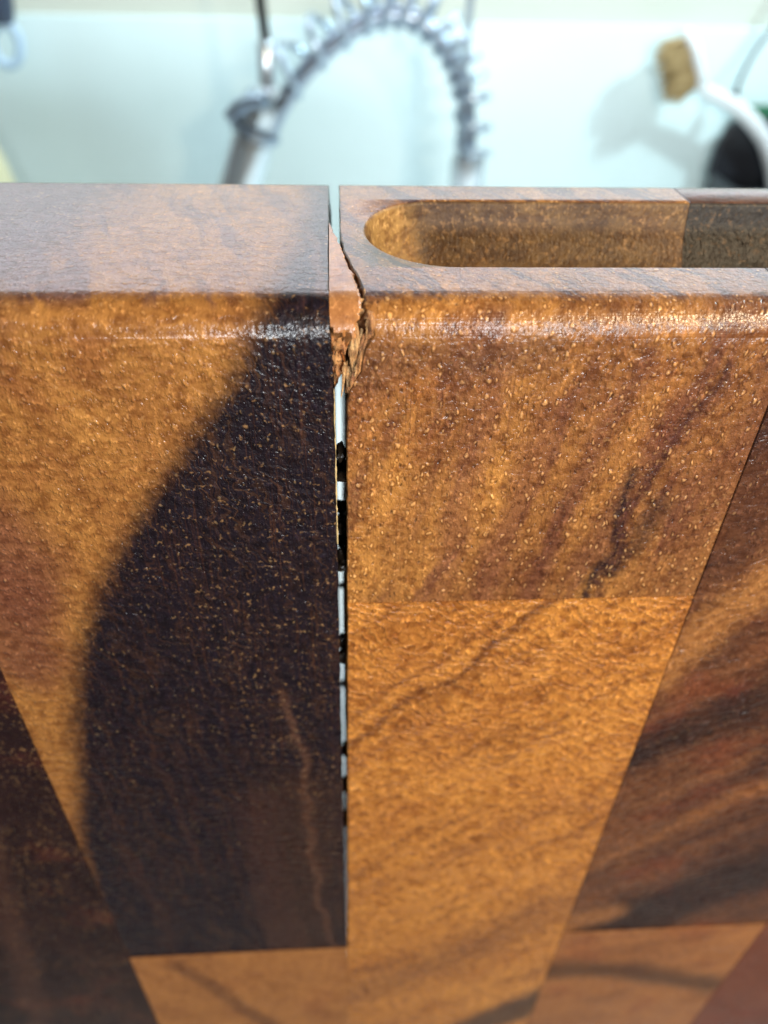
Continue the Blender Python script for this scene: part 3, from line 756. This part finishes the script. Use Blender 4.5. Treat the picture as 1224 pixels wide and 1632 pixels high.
h = obj('back_panel', bm, m_caddy); keep(h, caddy)
bm = bmesh.new(); box(bm, 0.494, 0.572, 0.9335, 0.9435, -0.228, -0.160, 0.004)
for v in bm.verts: v.co += mnoise.noise_vector(v.co * 60) * 0.0015
o = obj('scouring_pad', bm, m_green); o['label'] = 'green scouring pad tucked behind the dark caddy at the right edge'; o['category'] = 'scouring pad'

# thin dark wire hanging by the brush
bm = bmesh.new()
tube(bm, smooth_path([(0.472, 0.92, -0.147), (0.474, 0.92, -0.128), (0.482, 0.92, -0.100), (0.500, 0.92, -0.068), (0.524, 0.925, -0.02), (0.545, 0.94, 0.06), (0.55, 0.9615, 0.10)], 40), 0.0024, 8)
o = bpy.data.objects.new('hanging_wire', None); C.objects.link(o); o.location = (0.472, 0.92, -0.147)
o['label'] = 'thin dark wire hanging down the wall above the caddy'; o['category'] = 'wire'
h = obj('strand', bm, m_caddy); keep(h, o)
bm = bmesh.new(); lathe(bm, [(0.003, -0.008), (0.0055, -0.006), (0.0055, 0.004), (0.003, 0.006)], (0.472, 0.92, -0.147), (0.1, 0, 1), 12); h = obj('end_cap', bm, m_black); keep(h, o)

# ------------------------------------------------------------------ things cut off at the left edge
m_blue = plain('pale_blue_plastic', (0.50, 0.66, 0.82), 0.25)
m_slate = plain('slate_blue_plastic', (0.035, 0.05, 0.085), 0.35)
m_yel = plain('pale_yellow_plastic', (0.60, 0.56, 0.36), 0.35)
ut = empty('hanging_utensil', (-0.345, 0.915, 0.05), 'dark utensil with pale blue end hanging at the upper left edge', 'utensil')
bm = bmesh.new(); tube(bm, smooth_path([(-0.352, 0.915, -0.088), (-0.352, 0.915, -0.070), (-0.352, 0.915, -0.045), (-0.350, 0.915, -0.01), (-0.348, 0.915, 0.05)], 24), [0.009 + 0.007 * math.sin(min(math.pi, k / 24 * math.pi * 1.25 + 0.3)) for k in range(25)], 14); h = obj('grip', bm, m_slate); keep(h, ut)
bm = bmesh.new(); tube(bm, smooth_path([(-0.352, 0.915, -0.086), (-0.341, 0.915, -0.094), (-0.340, 0.915, -0.112), (-0.350, 0.915, -0.126), (-0.366, 0.915, -0.122), (-0.368, 0.915, -0.100), (-0.352, 0.915, -0.086)], 36), 0.0050, 10); h = obj('loop', bm, m_blue); keep(h, ut)
bm = bmesh.new(); tube(bm, [(-0.348, 0.915, 0.045), (-0.348, 0.925, 0.052), (-0.348, 0.965, 0.052)], 0.003, 8); h = obj('hook', bm, m_chrome); keep(h, ut)
cup = empty('yellow_bottle', (-0.390, 0.80, COUNTER), 'pale yellow bottle with sloping shoulder at the lower left edge', 'bottle')
bm = bmesh.new(); lathe(bm, [(0.044, 0.0), (0.048, 0.004), (0.050, 0.10), (0.049, 0.17), (0.044, 0.200), (0.036, 0.225), (0.020, 0.238)], (-0.389, 0.80, COUNTER), (0, 0, 1)); h = obj('body', bm, m_yel); keep(h, cup)
bm = bmesh.new(); lathe(bm, [(0.018, 0.0), (0.019, 0.003), (0.017, 0.016), (0.010, 0.018)], (-0.389, 0.80, COUNTER + 0.238), (0, 0, 1)); h = obj('cap', bm, m_yel); keep(h, cup)
